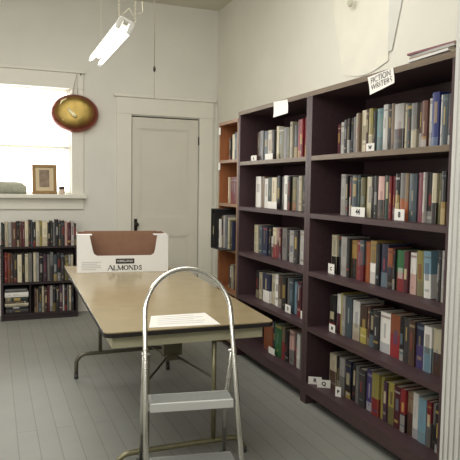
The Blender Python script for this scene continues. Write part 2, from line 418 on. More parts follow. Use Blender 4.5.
row_right('maroon 337 339.5 .19;silver 340 344 .2;charcoal 344 347 .215;black/silver 347 349.5 .22;black 349.5 352 .22;grey 352 355 .225;cream 355 357.6 .24;tan 357.6 359.8 .24;cream 360 365.5 .25;brown 365.5 368 .25;yellow/cream 368 372 .25;black 372 375 .235;teal 375 383 .245;white 383 387.5 .255;charcoal 387.5 390.5 .25;tan 390.5 394 .255;silver/charcoal 394.5 403.5 .245;cream 404 406 .24;forest 406.2 411 .24;grey/cream 411 416.5 .235;brown 417 421.5 .235;chestnut 421.8 427 .235;white 427.6 430.6 .245;blue 431 438 .27;white 438.4 440.8 .25;slate 441 447 .255;black 447.5 453 .25',
 ZB[1], 'top shelf of nearer dark bay', 'books on the top shelf of the nearer dark bay')
row_right('silver 340 344.5 .25;black 345 347 .245;black/white 347.2 350 .24;charcoal 350 352 .24;slate 352.2 357 .245;forest 357.2 360 .245;olive 360.2 364.5 .235;cream 365 370.5 .238;black 371 374 .24;charcoal 374.2 377.8 .24;pink/charcoal 378 384 .24;forest 384.2 388.5 .24;red 389 391.5 .235;crimson 391.7 394.5 .235;black/gold 394.8 399 .25;grey/orange 399.4 404.5 .25;tan/orange 404.8 408 .25;slate 408.4 416 .248;rose 416.4 422.5 .25;white 422.8 424.6 .255;black 425 431 .25;cream/charcoal 431.4 436 .25;olive 436.4 441 .25;black/gold 441.3 446 .255;purple 446.4 451 .25',
 ZB[2], 'second shelf of nearer dark bay', 'books on the second shelf of the nearer dark bay')
row_right('cream/black 331 336 .25;black 337 340.5 .25;silver 341 346.5 .25;charcoal 347 349.6 .235;gold/black 350 355 .235;red 355.2 360 .24;slate/crimson 360.2 364 .24;orange 364.2 368.4 .24;gold/white 368.8 375 .25;black 376 380 .24;navy 380.3 387.4 .24;orange/black 388 393 .225;black 393.3 395.6 .225;green/red 396 404 .22;maroon 404.3 408.4 .22;white/pink 409 415 .22 ;yellow 416.6 423 .235 -.035;skyblue/white 424.0 431.5 .24 -.05;black 435 437.6 .25;charcoal 437.8 440.6 .25;silver 441 445.5 .25;black 446 449 .25',
 ZB[3], 'third shelf of nearer dark bay', 'books on the third shelf of the nearer dark bay')
row_right('black 329 335.3 .235;white/maroon 335.6 339.4 .25;yellow 339.6 341.8 .26;silver 342 345 .255;slate 345.2 351 .25;white/cream 351.3 358 .245;brown/yellow 358.3 365 .23;chestnut 365.3 367.8 .23;black 368 373 .225;charcoal 373.2 378 .225;white 378.3 388.3 .23;orange/red 388.8 398.6 .235;black 399 403 .235;charcoal 403.3 409 .235;brown 409.3 415 .235;navy/violet 415.3 423 .24;white/skyblue 423.4 431 .23;cream/brown 431.4 440 .235;navy 440.4 449 .24;maroon 449.4 455 .24',
 ZB[4], 'fourth shelf of nearer dark bay', 'books on the fourth shelf of the nearer dark bay')
row_right('cream/brown 328.5 335 .225;black 335.4 339 .225;silver/grey 339.3 344.3 .235;navy/black 344.7 350 .24;black 350.3 354 .235;grey 354.3 358 .23;charcoal 358.3 364.8 .23;violet 365.2 371.4 .245;yellow/red 372 379 .245;yellow 379.3 383 .24;purple 383.4 387 .225;yellow/olive 387.3 393 .235;maroon 393.5 399.6 .235;red/black 400 405 .235;tan/brown 405.4 411 .23;white 411.3 416.6 .245;skyblue 417 425 .235;red/grey 425.4 430 .235;grey/black 430.4 434.6 .235;black 435 440 .235',
 ZB[5], 'bottom shelf of nearer dark bay', 'books on the bottom shelf of the nearer dark bay')
E5 = Y2+.06
row_right('brown 256 260 .24;grey 260.3 264 .24;slate 264.2 268 .235;cream 268.2 272 .235;charcoal 272.2 274.8 .23;cream 275 277.8 .255;olive 278 282.8 .25;grey 283 287 .24;olive 287.2 289.8 .235;cream 290 292.5 .265;black 293 296.8 .24;red 297 300 .275;red/crimson 300.2 303 .275;crimson 303.2 306 .275;tan 306.2 309 .24',
 ZB[1], 'top shelf of middle dark bay', 'books on the top shelf of the middle dark bay', E5)
row_right('white 256 261 .25;tan 261.2 264 .25;white 264.2 267.8 .235;forest 268 272 .24;cream 272.2 277 .245;black 277.2 280 .25;grey 280.2 283 .25;white 283.2 287 .255;black 287.2 290 .25;olive 290.2 294.8 .245;grey 295 298 .245;cream 298.2 301 .25;black 301.2 304 .25;cream 304.2 308 .26',
 ZB[2], 'second shelf of middle dark bay', 'books on the second shelf of the middle dark bay', E5)
row_right('cream 253 256.5 .23;slate 259 262 .235;navy 262.2 267 .23;black 267.2 269.6 .22;white/black 270 271.6 .16;cream/red 272 275.4 .235;pink/crimson 275.6 279 .235;maroon 279.2 281 .235;grey 281.2 286 .24;black 286.2 289 .24;silver 289.2 293.4 .235;charcoal 294 298 .235;silver 298.3 304 .245;black 304.3 308 .245',
 ZB[3], 'third shelf of middle dark bay', 'books on the third shelf of the middle dark bay', E5)
row_right('black 255 258 .23;cream 258.2 261 .22;navy/white 263 270 .23;cream 270.2 274 .24;white 274.2 278 .245;brown 278.3 282 .25;black 282.2 286.5 .25;grey 287 289 .25;slate 289.2 293 .25;skyblue 293.2 297 .235;maroon 297.3 301.5 .25;crimson/tan 301.8 305.5 .25',
 ZB[4], 'fourth shelf of middle dark bay', 'books on the fourth shelf of the middle dark bay', E5)
row_right('orange 263 271.6 .2;navy 271.8 274 .25;green 274.3 281 .25;tan/red 281.4 285 .25;black 285.2 288.8 .24;pink/grey 289 293.2 .25;charcoal 293.4 296 .24;white 296.2 299.6 .25;grey 300 303.4 .25',
 ZB[5], 'bottom shelf of middle dark bay', 'books on the bottom shelf of the middle dark bay', E5)
EO = Y1+.03
row_right('tan 229 230.2 .2;black 230.3 231.3 .2;cream 231.4 234 .23;slate 234.2 236.6 .24;grey 236.8 239 .24;white 239.2 241 .24', ZO[1], 'top shelf of orange case', 'books on the top shelf of the orange case', EO, 1.985, 1.0, 5.152)
row_right('cream 228.6 229.4 .23;red 229.5 233 .23;crimson 233.2 237.5 .23;maroon 237.8 241 .23', ZO[2], 'second shelf of orange case', 'books on the second shelf of the orange case', EO, 1.985, 1.0, 5.152)
row_right('brown 228.4 229.4 .2;white/black 229.5 231 .2;cream 231.2 233.4 .22;charcoal 233.6 237 .22', ZO[4], 'fourth shelf of orange case', 'books on the fourth shelf of the orange case', EO, 1.985, 1.0, 5.152)

# books in a black wire rack hanging out of the orange case
rk = thing('book_rack', 'black wire rack holding books, jutting out of the orange case', 'rack', (0, 0, 0))
rx0, rx1, ry0, ry1, rz0, rz1 = 1.80, 2.2, 4.738, 5.02, ZO[3]+.001, ZO[3]+.35
box_obj('side_panel', m_blk, rk, rx0, rx1, ry1-.006, ry1, rz0, rz1)
box_obj('base_tray', m_blk, rk, rx0, rx1, ry0, ry1-.006, rz0, rz0+.006)
bm = NB(); tube(bm, [(rx0+.005, ry1-.006, rz1-.006), (rx0+.005, ry1-.04, rz1-.006), (rx1, ry1-.04, rz1-.006)], .005, 8); obj('top_wire', bm, m_blk, rk)
rowk = [('black', .30, 1.815), ('white', .25, 1.86), ('charcoal', .29, 1.875), ('silver', .285, 1.88), ('grey', .29, 1.885), ('slate', .25, 1.885), ('cream', .27, 1.89), ('olive', .25, 1.895), ('navy', .24, 1.9)]
for i, (cn, hh, xx) in enumerate(rowk):
    yy = ry1-.0065-.0145-i*.0285
    l = 'only %s book held in black wire rack of orange case' % cn; used.add(l)
    make_book((xx, yy, rz0+.0065), 0, .0275, hh, .17, cn, lean=0, label=l, group='books in the black wire rack')

# low case rows (spines face -Y)
def row_low(spec, z, where, group, ys=LY+.03, hk=1.0):
    rows = parse(spec)
    for i, (ca, cb, a, b, h, lean) in enumerate(rows):
        xa = on(1, ys, a, 268).x; xb = on(1, ys, b, 268).x
        t = max(.008, xb-xa-.0012); xc = (xa+xb)/2
        make_book((xc, ys+random.uniform(-.006, .008), z+.0005), math.pi/2, t, h*hk*random.uniform(.98, 1.02), random.uniform(.15, .18), ca, cb, random.uniform(.4, .55), lean, label_for(i, rows, where), group)
row_low('forest 1.5 3.4 .25;black 3.6 5 .24;cream 5.2 8.4 .255;silver 8.6 12 .25;chestnut 12.2 17 .255;black 17.2 19.6 .27;chestnut 19.8 22.4 .265;maroon 22.6 25 .26;cream 25.2 28.8 .265;charcoal 29 31 .28;slate 31.2 33 .275;black 33.2 36 .26;cream 36.2 40 .265;yellow 40.2 42.4 .265;cream 42.6 47.8 .26;black 48 50.6 .255;charcoal 50.8 53 .265;grey 53.2 55.6 .25;black 55.8 58.8 .285;slate 59 60.8 .25;charcoal 61 64.8 .27;pink 65 67.6 .26;maroon 67.8 71 .25;silver 71.4 74.4 .265;charcoal 74.6 76.4 .24',
 ZL[0]+.018, 'top of low bookcase', 'books on top of the low bookcase')
row_low('charcoal 3.4 4.4 .26;red 4.6 7.2 .27;orange 7.5 10.2 .265;brown 10.4 13 .265;charcoal 13.2 17 .25;cream 17.4 21.8 .25;black 22 24.8 .26;cream 25 28.4 .255;grey 28.6 32 .26;charcoal 32.2 33.2 .24;cream 33.4 36.2 .27;silver 36.4 39 .27;black 39.4 43 .25;purple 43.2 47 .25;grey 47.4 50 .24;grey/charcoal 50.2 53.4 .26;slate 53.6 57 .24;black 57.3 60.6 .25;charcoal 60.8 64.4 .25;olive 64.8 68.4 .235;silver 68.6 71 .24;cream 71.2 73.2 .24',
 ZL[1], 'middle shelf of low bookcase', 'books on the middle shelf of the low bookcase', hk=1.16)
row_low('brown 34.2 36 .24;tan 36.2 38 .23 ;black 38.2 41.4 .24;cream 41.6 43.8 .25;brown 44 47 .24;maroon 47.2 49.4 .25;silver 49.6 52.6 .25;black 52.8 55.6 .25;charcoal 55.8 59 .24;purple 59.2 62.4 .25;white 62.6 64.2 .26;black 64.4 66.6 .24;grey 66.8 69 .25;cream 69.2 71 .25;charcoal 71.2 73.6 .24',
 ZL[2], 'bottom shelf of low bookcase', 'books on the bottom shelf of the low bookcase', hk=1.1)
zz = ZL[2]+.001
for cn, th, ln in (('charcoal', .045, .23), ('black', .03, .22), ('cream', .03, .235), ('brown', .02, .21), ('forest', .045, .225), ('white', .05, .235), ('grey', .035, .215)):
    l = 'only %s book lying flat in stack on bottom shelf of low bookcase' % cn; used.add(l)
    o = make_book((0, 0, 0), 0, th, ln, .17, cn, label=l, group='stack of books lying on the bottom shelf of the low bookcase')
    o.matrix_world = Matrix.Translation((.098+random.uniform(0, .008), LY+.03, zz+th/2)) @ Matrix.Rotation(math.pi/2, 4, 'Z') @ Matrix.Rotation(math.pi/2, 4, 'X')
    zz += th+.0008

# ------------------------------------------------------------------ folding table
ZT = .74
NL, NR = Vector((.485, 2.835)), Vector((1.372, 2.815))
FL, FR = Vector((.562, 5.315)), Vector((1.50, 4.95))
tb = thing('folding_table', 'long folding table with tan laminate top, almond carton at its far end', 'table', (.95, 3.9, 0))
O2 = Vector((.95, 3.9))
def rounded(pts, r, n=5):
    out = []
    for i, p in enumerate(pts):
        a = (pts[i-1]-p).normalized(); b = (pts[(i+1) % len(pts)]-p).normalized()
        p0, p1 = p+a*r, p+b*r
        for k in range(n+1):
            t = k/n; out.append(p0*(1-t)**2 + p*2*t*(1-t) + p1*t*t)
    return out
quad = [NL-O2, NR-O2, FR-O2, FL-O2]
bm = NB(); prism(bm, rounded(quad, .04), ZT-.006, ZT); obj('tabletop', bm, m_ttop, tb)
bm = NB(); prism(bm, rounded([p*1.0 + p.normalized()*.004 for p in quad], .042), ZT-.026, ZT-.005); obj('edge_band', bm, m_tedge, tb)
# apron: four rails set in from the edge
def inset(q, d):
    cxy = sum(q, Vector((0, 0)))/4; out = []
    for p in q: out.append(p - Vector((math.copysign(d, p.x), math.copysign(d*1.2, p.y))))
    return out
qa = inset(quad, .045)
for i in range(4):
    a, b = qa[i], qa[(i+1) % 4]; n = (b-a).normalized(); pn = Vector((-n.y, n.x))*.012
    bm = NB(); prism(bm, [a, b, b+pn, a+pn], ZT-.092, ZT-.032); obj('apron_rail', bm, m_apron, tb)
def leg_frame(name, Y, x0, x1, zb, posts, m, mpost):
    y = Y-O2.y; a, b = x0-O2.x, x1-O2.x; r = .015
    pts = [(a, y, .02), (a+.002, y, zb-.075)]
    for k in range(1, 7):
        t = math.pi/2*k/6; pts.append((a+.075*(1-math.cos(t)), y, zb-.075+.075*math.sin(t)))
    p2 = [(b-(p[0]-a), p[1], p[2]) for p in pts][::-1]
    bm = NB(); tube(bm, pts+p2, r, 12); fr = obj(name, bm, m, tb)
    for xx in (a, b):
        bm = NB(); tube(bm, [(xx, y, 0), (xx, y, .035)], .016, 12); obj('foot_cap', bm, m_rub, fr)
    for px in posts:
        bm = NB(); tube(bm, [(px-O2.x, y, zb), (px-O2.x, y, ZT-.034)], .013, 12); obj('leg_post', bm, mpost, tb)
leg_frame('base_frame', 2.93, .555, 1.255, .09, (.715, 1.077), m_leg, m_leg)
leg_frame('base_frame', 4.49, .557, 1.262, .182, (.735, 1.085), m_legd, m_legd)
bm = NB(); hx, hy, hz = .952-O2.x, 3.3-O2.y, 0
prism(bm, [(hx-.055, hy-.02), (hx+.055, hy-.02), (hx+.055, hy+.02), (hx-.055, hy+.02)], .47, ZT-.032); bx(bm, hx-.035, hx+.035, hy-.025, hy+.025, .44, .475, bev=.004)
obj('brace_bracket', bm, m_legd, tb)
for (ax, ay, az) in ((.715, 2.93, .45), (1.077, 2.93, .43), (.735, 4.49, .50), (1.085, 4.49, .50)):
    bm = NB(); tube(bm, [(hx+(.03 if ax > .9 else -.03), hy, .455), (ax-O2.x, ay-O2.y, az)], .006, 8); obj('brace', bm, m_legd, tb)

# paper lying at the near edge of the table
P = [on(2, ZT, *q) for q in ((149, 328), (220.5, 324.5), (205, 313), (151, 316.3))]
ctr = sum(P, Vector())/4
pp = thing('printed_sheet', 'white printed paper sheet lying at near edge of the tan table', 'paper', (ctr.x, ctr.y, ZT))
bm = NB(); prism(bm, [(p.x-ctr.x, p.y-ctr.y) for p in P], .0006, .0018); obj('sheet', bm, m_white, pp)
bm = NB()
for v, u0, u1 in ((.2, .12, .8), (.36, .1, .86), (.52, .12, .7), (.66, .1, .88), (.82, .12, .75)):
    pa = [(P[0].lerp(P[1], u)).lerp(P[3].lerp(P[2], u), w_) for u, w_ in ((u0, v), (u1, v), (u1, v+.05), (u0, v+.05))]
    prism(bm, [(p.x-ctr.x, p.y-ctr.y) for p in pa], .0018, .0021)
obj('printed_lines', bm, m_grink, pp)

# ------------------------------------------------------------------ almond carton
B0, B1 = on(2, ZT+.001, 77, 273), on(2, ZT+.001, 168, 271)
ux = (B1-B0); W = ux.length; ang = math.atan2(ux.y, ux.x)
bxr = thing('carton', 'open white cardboard carton printed ALMONDS on the far end of the table', 'box', (B0.x, B0.y, ZT+.001), ang)
HT, DP, tk = .300, .36, .004
cutL, cutR, cz = .098, W-.095, .135
bm = NB()
def front(y):
    pts = [(0, 0), (W, 0), (W, HT), (cutR+.004, HT), (cutR-.014, cz+.04), (cutR-.022, cz+.015), (cutR-.045, cz), (cutL+.06, cz), (cutL+.035, cz+.015), (cutL+.025, cz+.045), (cutL, HT), (0, HT)]
    return [(x, y, z) for x, z in pts]
a = [bm.verts.new(p) for p in front(0)]; b = [bm.verts.new(p) for p in front(tk)]
n = len(a); bm.faces.new(a).material_index = 0; bm.faces.new(b[::-1]).material_index = 1
for i in range(n):
    f = bm.faces.new((a[i], b[i], b[(i+1) % n], a[(i+1) % n])); f.material_index = 1
obj('front_panel', bm, [m_cwhite, m_card], bxr)
bm = NB(); bx(bm, 0, W, DP-tk, DP, 0, HT+.002); o = obj('back_panel', bm, [m_card, m_card], bxr)
for x0 in (0, W-tk):
    bm = NB(); bx(bm, x0, x0+tk, tk, DP-tk, 0, HT); o = obj('side_panel', bm, [m_cwhite, m_card], bxr)
    for f in o.data.polygons:
        if (f.normal.x > .9 and x0 == 0) or (f.normal.x < -.9 and x0 > 0): f.material_index = 1
bm = NB(); bx(bm, tk, W-tk, tk, DP-tk, 0, tk); obj('bottom_panel', bm, m_card, bxr)
# curved inner tray liner whose brown back shows through the cut-out
bm = NB(); prism(bm, [(cutL-.04, .16), (cutR+.02, .16), (cutR+.02, .165), (cutL-.04, .165)], tk, HT+.022); obj('inner_liner', bm, m_card, bxr)
for x0, x1 in ((.006, cutL+.02), (cutR-.02, W-.006)):
    bm = NB(); bx(bm, x0, x1, .012, .1, HT-.003, HT+.003); obj('top_flap', bm, m_cwhite, bxr)
k = W/91.0
def bp(x, y): return ((x-77)*k, (272.2-(x-77)*.018-y)*HT/36.2)
xa, za = bp(115, 263.3); xb, zb_ = bp(133.5, 258)
bm = NB(); bx(bm, xa, xb, -.0012, 0, za, zb_); obj('brand_band', bm, m_ink, bxr)
FACE = lambda x, z, y=-.0014: Matrix.Translation((x, y, z)) @ Matrix.Rotation(math.pi/2, 4, 'X')
text_mesh('brand_lettering', 'KIRKLAND', .026, m_white, bxr, FACE((xa+xb)/2, (za+zb_)/2), 0)
# serif lettering ALMONDS drawn stroke by stroke
def serif_word(word, x0, x1, z0, z1, m, parent):
    GL = {'A': ([(0,0,.42,1,.5),(.42,1,.9,0,1.2),(.18,.36,.68,.36,.45)], [(0,0),(.9,0)], .95),
     'L': ([(.18,0,.18,1,1.2),(.18,.02,.75,.02,.6),(.74,0,.76,.28,.6)], [(.18,1),(.18,0)], .82),
     'M': ([(.12,0,.12,1,.5),(.12,1,.55,.05,1.2),(.55,.05,.98,1,.5),(.98,0,.98,1,1.2)], [(.12,0),(.98,0),(.12,1),(.98,1)], 1.15),
     'O': ('ring', [], .95), 'N': ([(.12,0,.12,1,.5),(.12,1,.8,0,1.2),(.8,0,.8,1,.5)], [(.12,0),(.12,1),(.8,1)], .95),
     'D': ('half', [(.16,0),(.16,1)], .95), 'S': ('ess', [], .68)}
    tot = sum(GL[c][2] for c in word); s = (x1-x0)/tot; h = z1-z0; x = x0; bm = NB(); lw = .17*s
    def stroke(ax, az, bx_, bz, wd):
        a = Vector((ax, az)); b = Vector((bx_, bz)); nn = (b-a).normalized(); q = Vector((-nn.y, nn.x))*wd/2
        vs = [bm.verts.new((p.x, -.0015, p.y)) for p in (a-q, b-q, b+q, a+q)]; bm.faces.new(vs)
    for ci, ch in enumerate(word):
        k_ = 1.12 if ci == 0 else 1.0
        st, se, adv = GL[ch]
        P_ = lambda u, v: (x+u*s, z0+v*h*k_)
        if isinstance(st, list):
            for u0, v0, u1, v1, wd in st: stroke(*P_(u0, v0), *P_(u1, v1), wd*lw)
        else:
            if st == 'ring': pl = [(.46+.38*math.cos(t), .5+.48*math.sin(t)) for t in [i*math.pi/10 for i in range(21)]]
            elif st == 'half': pl = [(.16, 0), (.16, 1)]; stroke(*P_(.2, 0), *P_(.2, 1), 1.2*lw); pl = [(.2+.6*math.sin(t), .5+.48*math.cos(t)) for t in [i*math.pi/10 for i in range(11)]]
            else: pl = [(.52,.72),(.5,.9),(.32,.98),(.14,.88),(.12,.72),(.3,.55),(.48,.42),(.54,.25),(.46,.08),(.3,.02),(.12,.1),(.08,.3)]
            for p, q in zip(pl, pl[1:]):
                wd = .55+.75*abs(((p[0]+q[0])/2-.46))/.4 if st != 'ess' else .95
                stroke(*P_(*p), *P_(*q), wd*lw)
        for u, v in se: stroke(*P_(u-.16, v), *P_(u+.16, v), .4*lw)
        x += adv*s
    return obj('title_lettering', bm, m, parent)
xa, za = bp(107.2, 269.6); xb, zb_ = bp(141.5, 264.6)
serif_word('ALMONDS', xa, xb, za, zb_, m_ink, bxr)
bm = NB()
for i in range(5):
    x0, z0 = bp(81.5, 262.5+i*1.75)
    bx(bm, x0, x0+(19 if i < 4 else 14)*k*(.8 if i == 1 else 1), -.001, 0, z0, z0+.0065)
obj('small_print', bm, m_grink, bxr)

# ------------------------------------------------------------------ step stool
AL = .16
st = thing('step_stool', 'two-step aluminium step stool with hooped handle in front of the table', 'step stool', (.771, 2.27, 0), -AL)
HW, RR = .197, .0112
lean = .36
def fp(x, z): return (x, lean*z, z)
ztop = 1.062
zc = ztop-HW
pts = [fp(-HW-.012, .012), fp(-HW-.006, .5)]
for i in range(0, 25):
    t = math.pi*i/24; pts.append(fp(-HW*math.cos(t), zc+HW*math.sin(t)*1.0))
pts += [fp(HW+.006, .5), fp(HW+.012, .012)]
bm = NB(); tube(bm, pts, RR, 14); obj('hoop_rail', bm, m_alu, st)
zh = .70
for s in (-1, 1):
    bm = NB(); tube(bm, [(s*(HW+.003), lean*zh+.02, zh), (s*(HW+.004)+.005, .45, .38), (s*.22+.03, .665, .015)], .0115, 12); g = obj('rear_leg', bm, m_alu, st)
    bm = NB(); bx(bm, s*.22+.01, s*.22+.05, .645, .70, 0, .03, bev=.006); obj('rubber_foot', bm, m_rub, g)
    bm = NB(); tube(bm, [(s*(HW+.012), 0, 0), (s*(HW+.012), .008, .03)], .017, 12); obj('rubber_foot', bm, m_rub, st)
    bm = NB(); tube(bm, [(s*(HW-.02), lean*zh+.012, zh), (s*(HW+.018), lean*zh+.012, zh)], .007, 10); obj('hinge_pin', bm, m_alu, st)
for z, dpt in ((.505, .13), (.255, .125)):
    y0 = lean*z-.012; w2 = HW-.014
    bm = NB(); bx(bm, -w2, w2, y0+.004, y0+dpt, z-.018, z, bev=.004)
    for i in range(9): bx(bm, -w2+.01, w2-.01, y0+.02+i*(dpt-.03)/9, y0+.026+i*(dpt-.03)/9, z, z+.0015)
    tr = obj('tread', bm, m_tread, st)
    bm = NB(); bx(bm, -w2, w2, y0-.004, y0+.006, z-.036, z+.002, bev=.003); obj('tread_lip', bm, m_treadf, tr)
    for s in (-1, 1):
        bm = NB(); bx(bm, s*w2-.006, s*w2+.006, y0+.01, y0+dpt-.01, z-.036, z-.016); obj('tread_side', bm, m_alu, tr)

# ------------------------------------------------------------------ hanging fluorescent fixture
fx = thing('fluorescent_light', 'twin-tube fluorescent light hanging on chains from the ceiling', 'ceiling light', (.735, 3.56, 2.385))
fx.rotation_euler = (0, math.radians(24), 0)
bm = NB(); bx(bm, -.045, .045, 0, 1.05, .012, .03, bev=.006); bx(bm, -.014, .014, .02, 1.03, -.004, .013, bev=.004); obj('housing', bm, m_enam, fx)
for s in (-1, 1):
    for y0 in (.0, 1.028):
        bm = NB(); bx(bm, s*.036-.014, s*.036+.014, y0, y0+.022, -.045, .02, bev=.004); obj('lamp_holder', bm, m_enam, fx)
    bm = NB(); tube(bm, [(s*.036, .022, -.025), (s*.036, .04, -.025), (s*.036, 1.01, -.025), (s*.036, 1.028, -.025)], [.012, .015, .015, .012], 14); obj('fluorescent_tube', bm, m_tubew, fx)
Mi = (Matrix.Translation((.735, 3.56, 2.385)) @ Matrix.Rotation(math.radians(24), 4, 'Y')).inverted()
for lx, ly in ((-.05, .05), (.05, .03), (0, .98)):
    a = Vector((lx, ly, .036)); wtop = Mi.inverted() @ a; wtop = Vector((wtop.x+(.0 if lx < 0 else .01), wtop.y, ZC-.002)); b = Mi @ wtop
    bm = NB()
    n = 60; r_c = .0013 if ly < .5 else .0006
    for i in range(n):
        p, q = a.lerp(b, i/n), a.lerp(b, (i+.8)/n); off = Vector((.004, 0, 0)) if i % 2 else Vector((0, .004, 0))
        tube(bm, [p-off, q-off], r_c, 5); tube(bm, [p+off, q+off], r_c, 5)
    obj('chain', bm, m_chain, fx)
bm = NB(); tube(bm, [(-.04, .02, .036), (-.02, .0, .09), (.02, -.005, .06), (.06, .0, .11), (.03, .01, .17)], .0018, 8); obj('power_cord', bm, m_chain, fx)

# pull cord with knob
pc = thing('pull_cord', 'thin pull cord with dark knob hanging from the ceiling before the door', 'cord', (1.145, 4.5, 0))
bm = NB(); tube(bm, [(0, 0, ZC-.002), (.002, 0, 2.9), (0, 0, 2.32)], .0028, 6)
tube(bm, [(0, 0, 2.33), (.0, 0, 2.1)], .0016, 6); obj('cord', bm, m_cord, pc)
bm = NB(); lathe(bm, [(0,-.022),(.007,-.02),(.011,-.006),(.009,.012),(.004,.022),(0,.023)], 14); k_ = obj('knob', bm, m_iron, pc); k_.location = (0, 0, on(1, 4.5, 155, 69).z)

# ------------------------------------------------------------------ copper mould hung on the window casing
gx, gz = .848, 2.222
def copper():
    m = bpy.data.materials.new('aged_copper_and_brass'); m.use_nodes = True
    nt = m.node_tree; b = nt.nodes['Principled BSDF']; L = nt.links
    tc = nt.nodes.new('ShaderNodeTexCoord'); sx = nt.nodes.new('ShaderNodeSeparateXYZ'); L.new(tc.outputs['Object'], sx.inputs[0])
    rp = nt.nodes.new('ShaderNodeValToRGB'); e = rp.color_ramp.elements
    e[0].position = .088; e[0].color = (*s2l((140, 66, 50)), 1); e[1].position = .122; e[1].color = (*s2l((172, 146, 78)), 1)
    L.new(sx.outputs['Z'], rp.inputs[0])
    n = nt.nodes.new('ShaderNodeTexNoise'); n.inputs['Scale'].default_value = 14
    mx = nt.nodes.new('ShaderNodeMix'); mx.data_type = 'RGBA'; mx.blend_type = 'MULTIPLY'; mx.inputs['Factor'].default_value = .6
    L.new(tc.outputs['Object'], n.inputs['Vector']); L.new(rp.outputs[0], mx.inputs['A']); L.new(n.outputs['Color'], mx.inputs['B'])
    r2 = nt.nodes.new('ShaderNodeValToRGB'); r2.color_ramp.elements[0].color = (.45, .45, .45, 1); r2.color_ramp.elements[0].position = .3; r2.color_ramp.elements[1].position = .7
    L.new(n.outputs[0], r2.inputs[0]); L.new(r2.outputs[0], mx.inputs['B'])
    L.new(mx.outputs['Result'], b.inputs['Base Color'])
    b.inputs['Metallic'].default_value = .7; b.inputs['Roughness'].default_value = .38
    return m
mc = copper()
gg = thing('copper_mould', 'oval copper and brass mould hanging at the upper corner of the window casing', 'wall ornament', (gx, YB-.03, gz))
bm = NB(); lathe(bm, [(0,.125),(.09,.128),(.15,.122),(.195,.105),(.225,.075),(.245,.03),(.252,.004),(.25,0),(.236,.0),(.232,.02),(.21,.06),(.15,.105),(0,.11)], 48, 1.03, .83)
o = obj('dish', bm, mc, gg); o.matrix_local = Matrix.Rotation(math.radians(90-4), 4, 'X') @ Matrix.Rotation(math.radians(-8), 4, 'Y')
# metal's highlight streak put in as a pale raised stem, with leaf arcs
bm = NB(); tube(bm, [(-.07, .03, .12), (-.04, -.005, .134), (-.005, -.04, .142), (.02, -.065, .138)], [.012, .02, .022, .014], 10)
tube(bm, [(-.15, .06, .108), (-.13, .11, .104), (-.08, .14, .105)], [.008, .014, .008], 10)
tube(bm, [(-.15, -.02, .112), (-.12, -.09, .105), (-.06, -.13, .105)], [.008, .014, .008], 10)
q = obj('highlight_relief', bm, mat('highlight_brass', (250, 238, 190), .4, metal=.1), o)
bm = NB(); tube(bm, [(-.02, -.022, .19), (.0, -.02, .33), (.025, -.012, .425), (.035, -.008, .19)], .0025, 6); obj('hanging_string', bm, m_cord, gg)
bm = NB(); tube(bm, [(.915, YB-.06, 2.652), (.915, YB-.02, 2.645)], .006, 8); tag(obj('nail', bm, m_iron), 'dark nail in the corner of the window head casing', 'nail')

# ------------------------------------------------------------------ things on the window sill
zs = WZ0+.001
fr = thing('picture_frame', 'small gilded frame with a faded picture standing on the window sill', 'picture frame', (.525, YB-.045, zs)); fr.rotation_euler = (math.radians(-8), 0, 0)
bm = NB(); a, h_ = .13, .325
for q in ((-a, a, 0, .035), (-a, a, h_-.035, h_), (-a, -a+.035, .035, h_-.035), (a-.035, a, .035, h_-.035)): bx(bm, q[0], q[1], -.012, .01, q[2], q[3], bev=.005)
obj('frame', bm, m_gold, fr)
bm = NB(); bx(bm, -a+.03, a-.03, -.002, .004, .03, h_-.03); obj('mat_board', bm, mat('ivory_mat', (214, 196, 160), .7), fr)
bm = NB(); bx(bm, -.055, .05, -.004, -.002, .075, h_-.06); obj('picture', bm, mat('faded_picture', (140, 122, 104), .7, noise=.35, nscale=18), fr)
tb_ = NB()
seg = 14; prof = []
for i in range(18):
    u = i/17; xx = -.33+u*.665
    rz_ = .074*(1-max(0, (u-.85)/.15)**3*.35)*(1-.25*max(0, u-.3)); ry_ = .07
    ring = []
    for k2 in range(seg):
        t = 2*math.pi*k2/seg; wob = 1+.05*math.sin(3*t+u*9)
        ring.append(tb_.verts.new((xx, ry_*math.cos(t)*wob, max(0, rz_+rz_*math.sin(t)*wob))))
    prof.append(ring)
for r0, r1 in zip(prof, prof[1:]):
    for k2 in range(seg):
        f = tb_.faces.new((r0[k2], r0[(k2+1) % seg], r1[(k2+1) % seg], r1[k2])); f.smooth = True
tb_.faces.new(prof[0][::-1]); tb_.faces.new(prof[-1])
o = obj('rolled_towel', tb_, mat('sage_cloth', (178, 178, 160), .95, noise=.12, nscale=30, bump=.4)); o.location = (0, YB-.02, zs+.001)
tag(o, 'grey-green rolled cloth lying on the left of the window sill', 'towel')
jr = thing('small_jar', 'tiny glass jar with dark lid on window sill beside the gilded frame', 'jar', (.705, YB-.03, zs))
bm = NB(); lathe(bm, [(0,0),(.03,0),(.034,.006),(.034,.045),(.028,.055),(0,.055)], 20); obj('jar_body', bm, mat('pale_glazed', (208, 190, 170), .3), jr)
bm = NB(); lathe(bm, [(.031,.055),(.033,.06),(.033,.08),(.028,.085),(0,.086),], 20); obj('lid', bm, mat('dark_lid', (70, 48, 44), .5), jr)

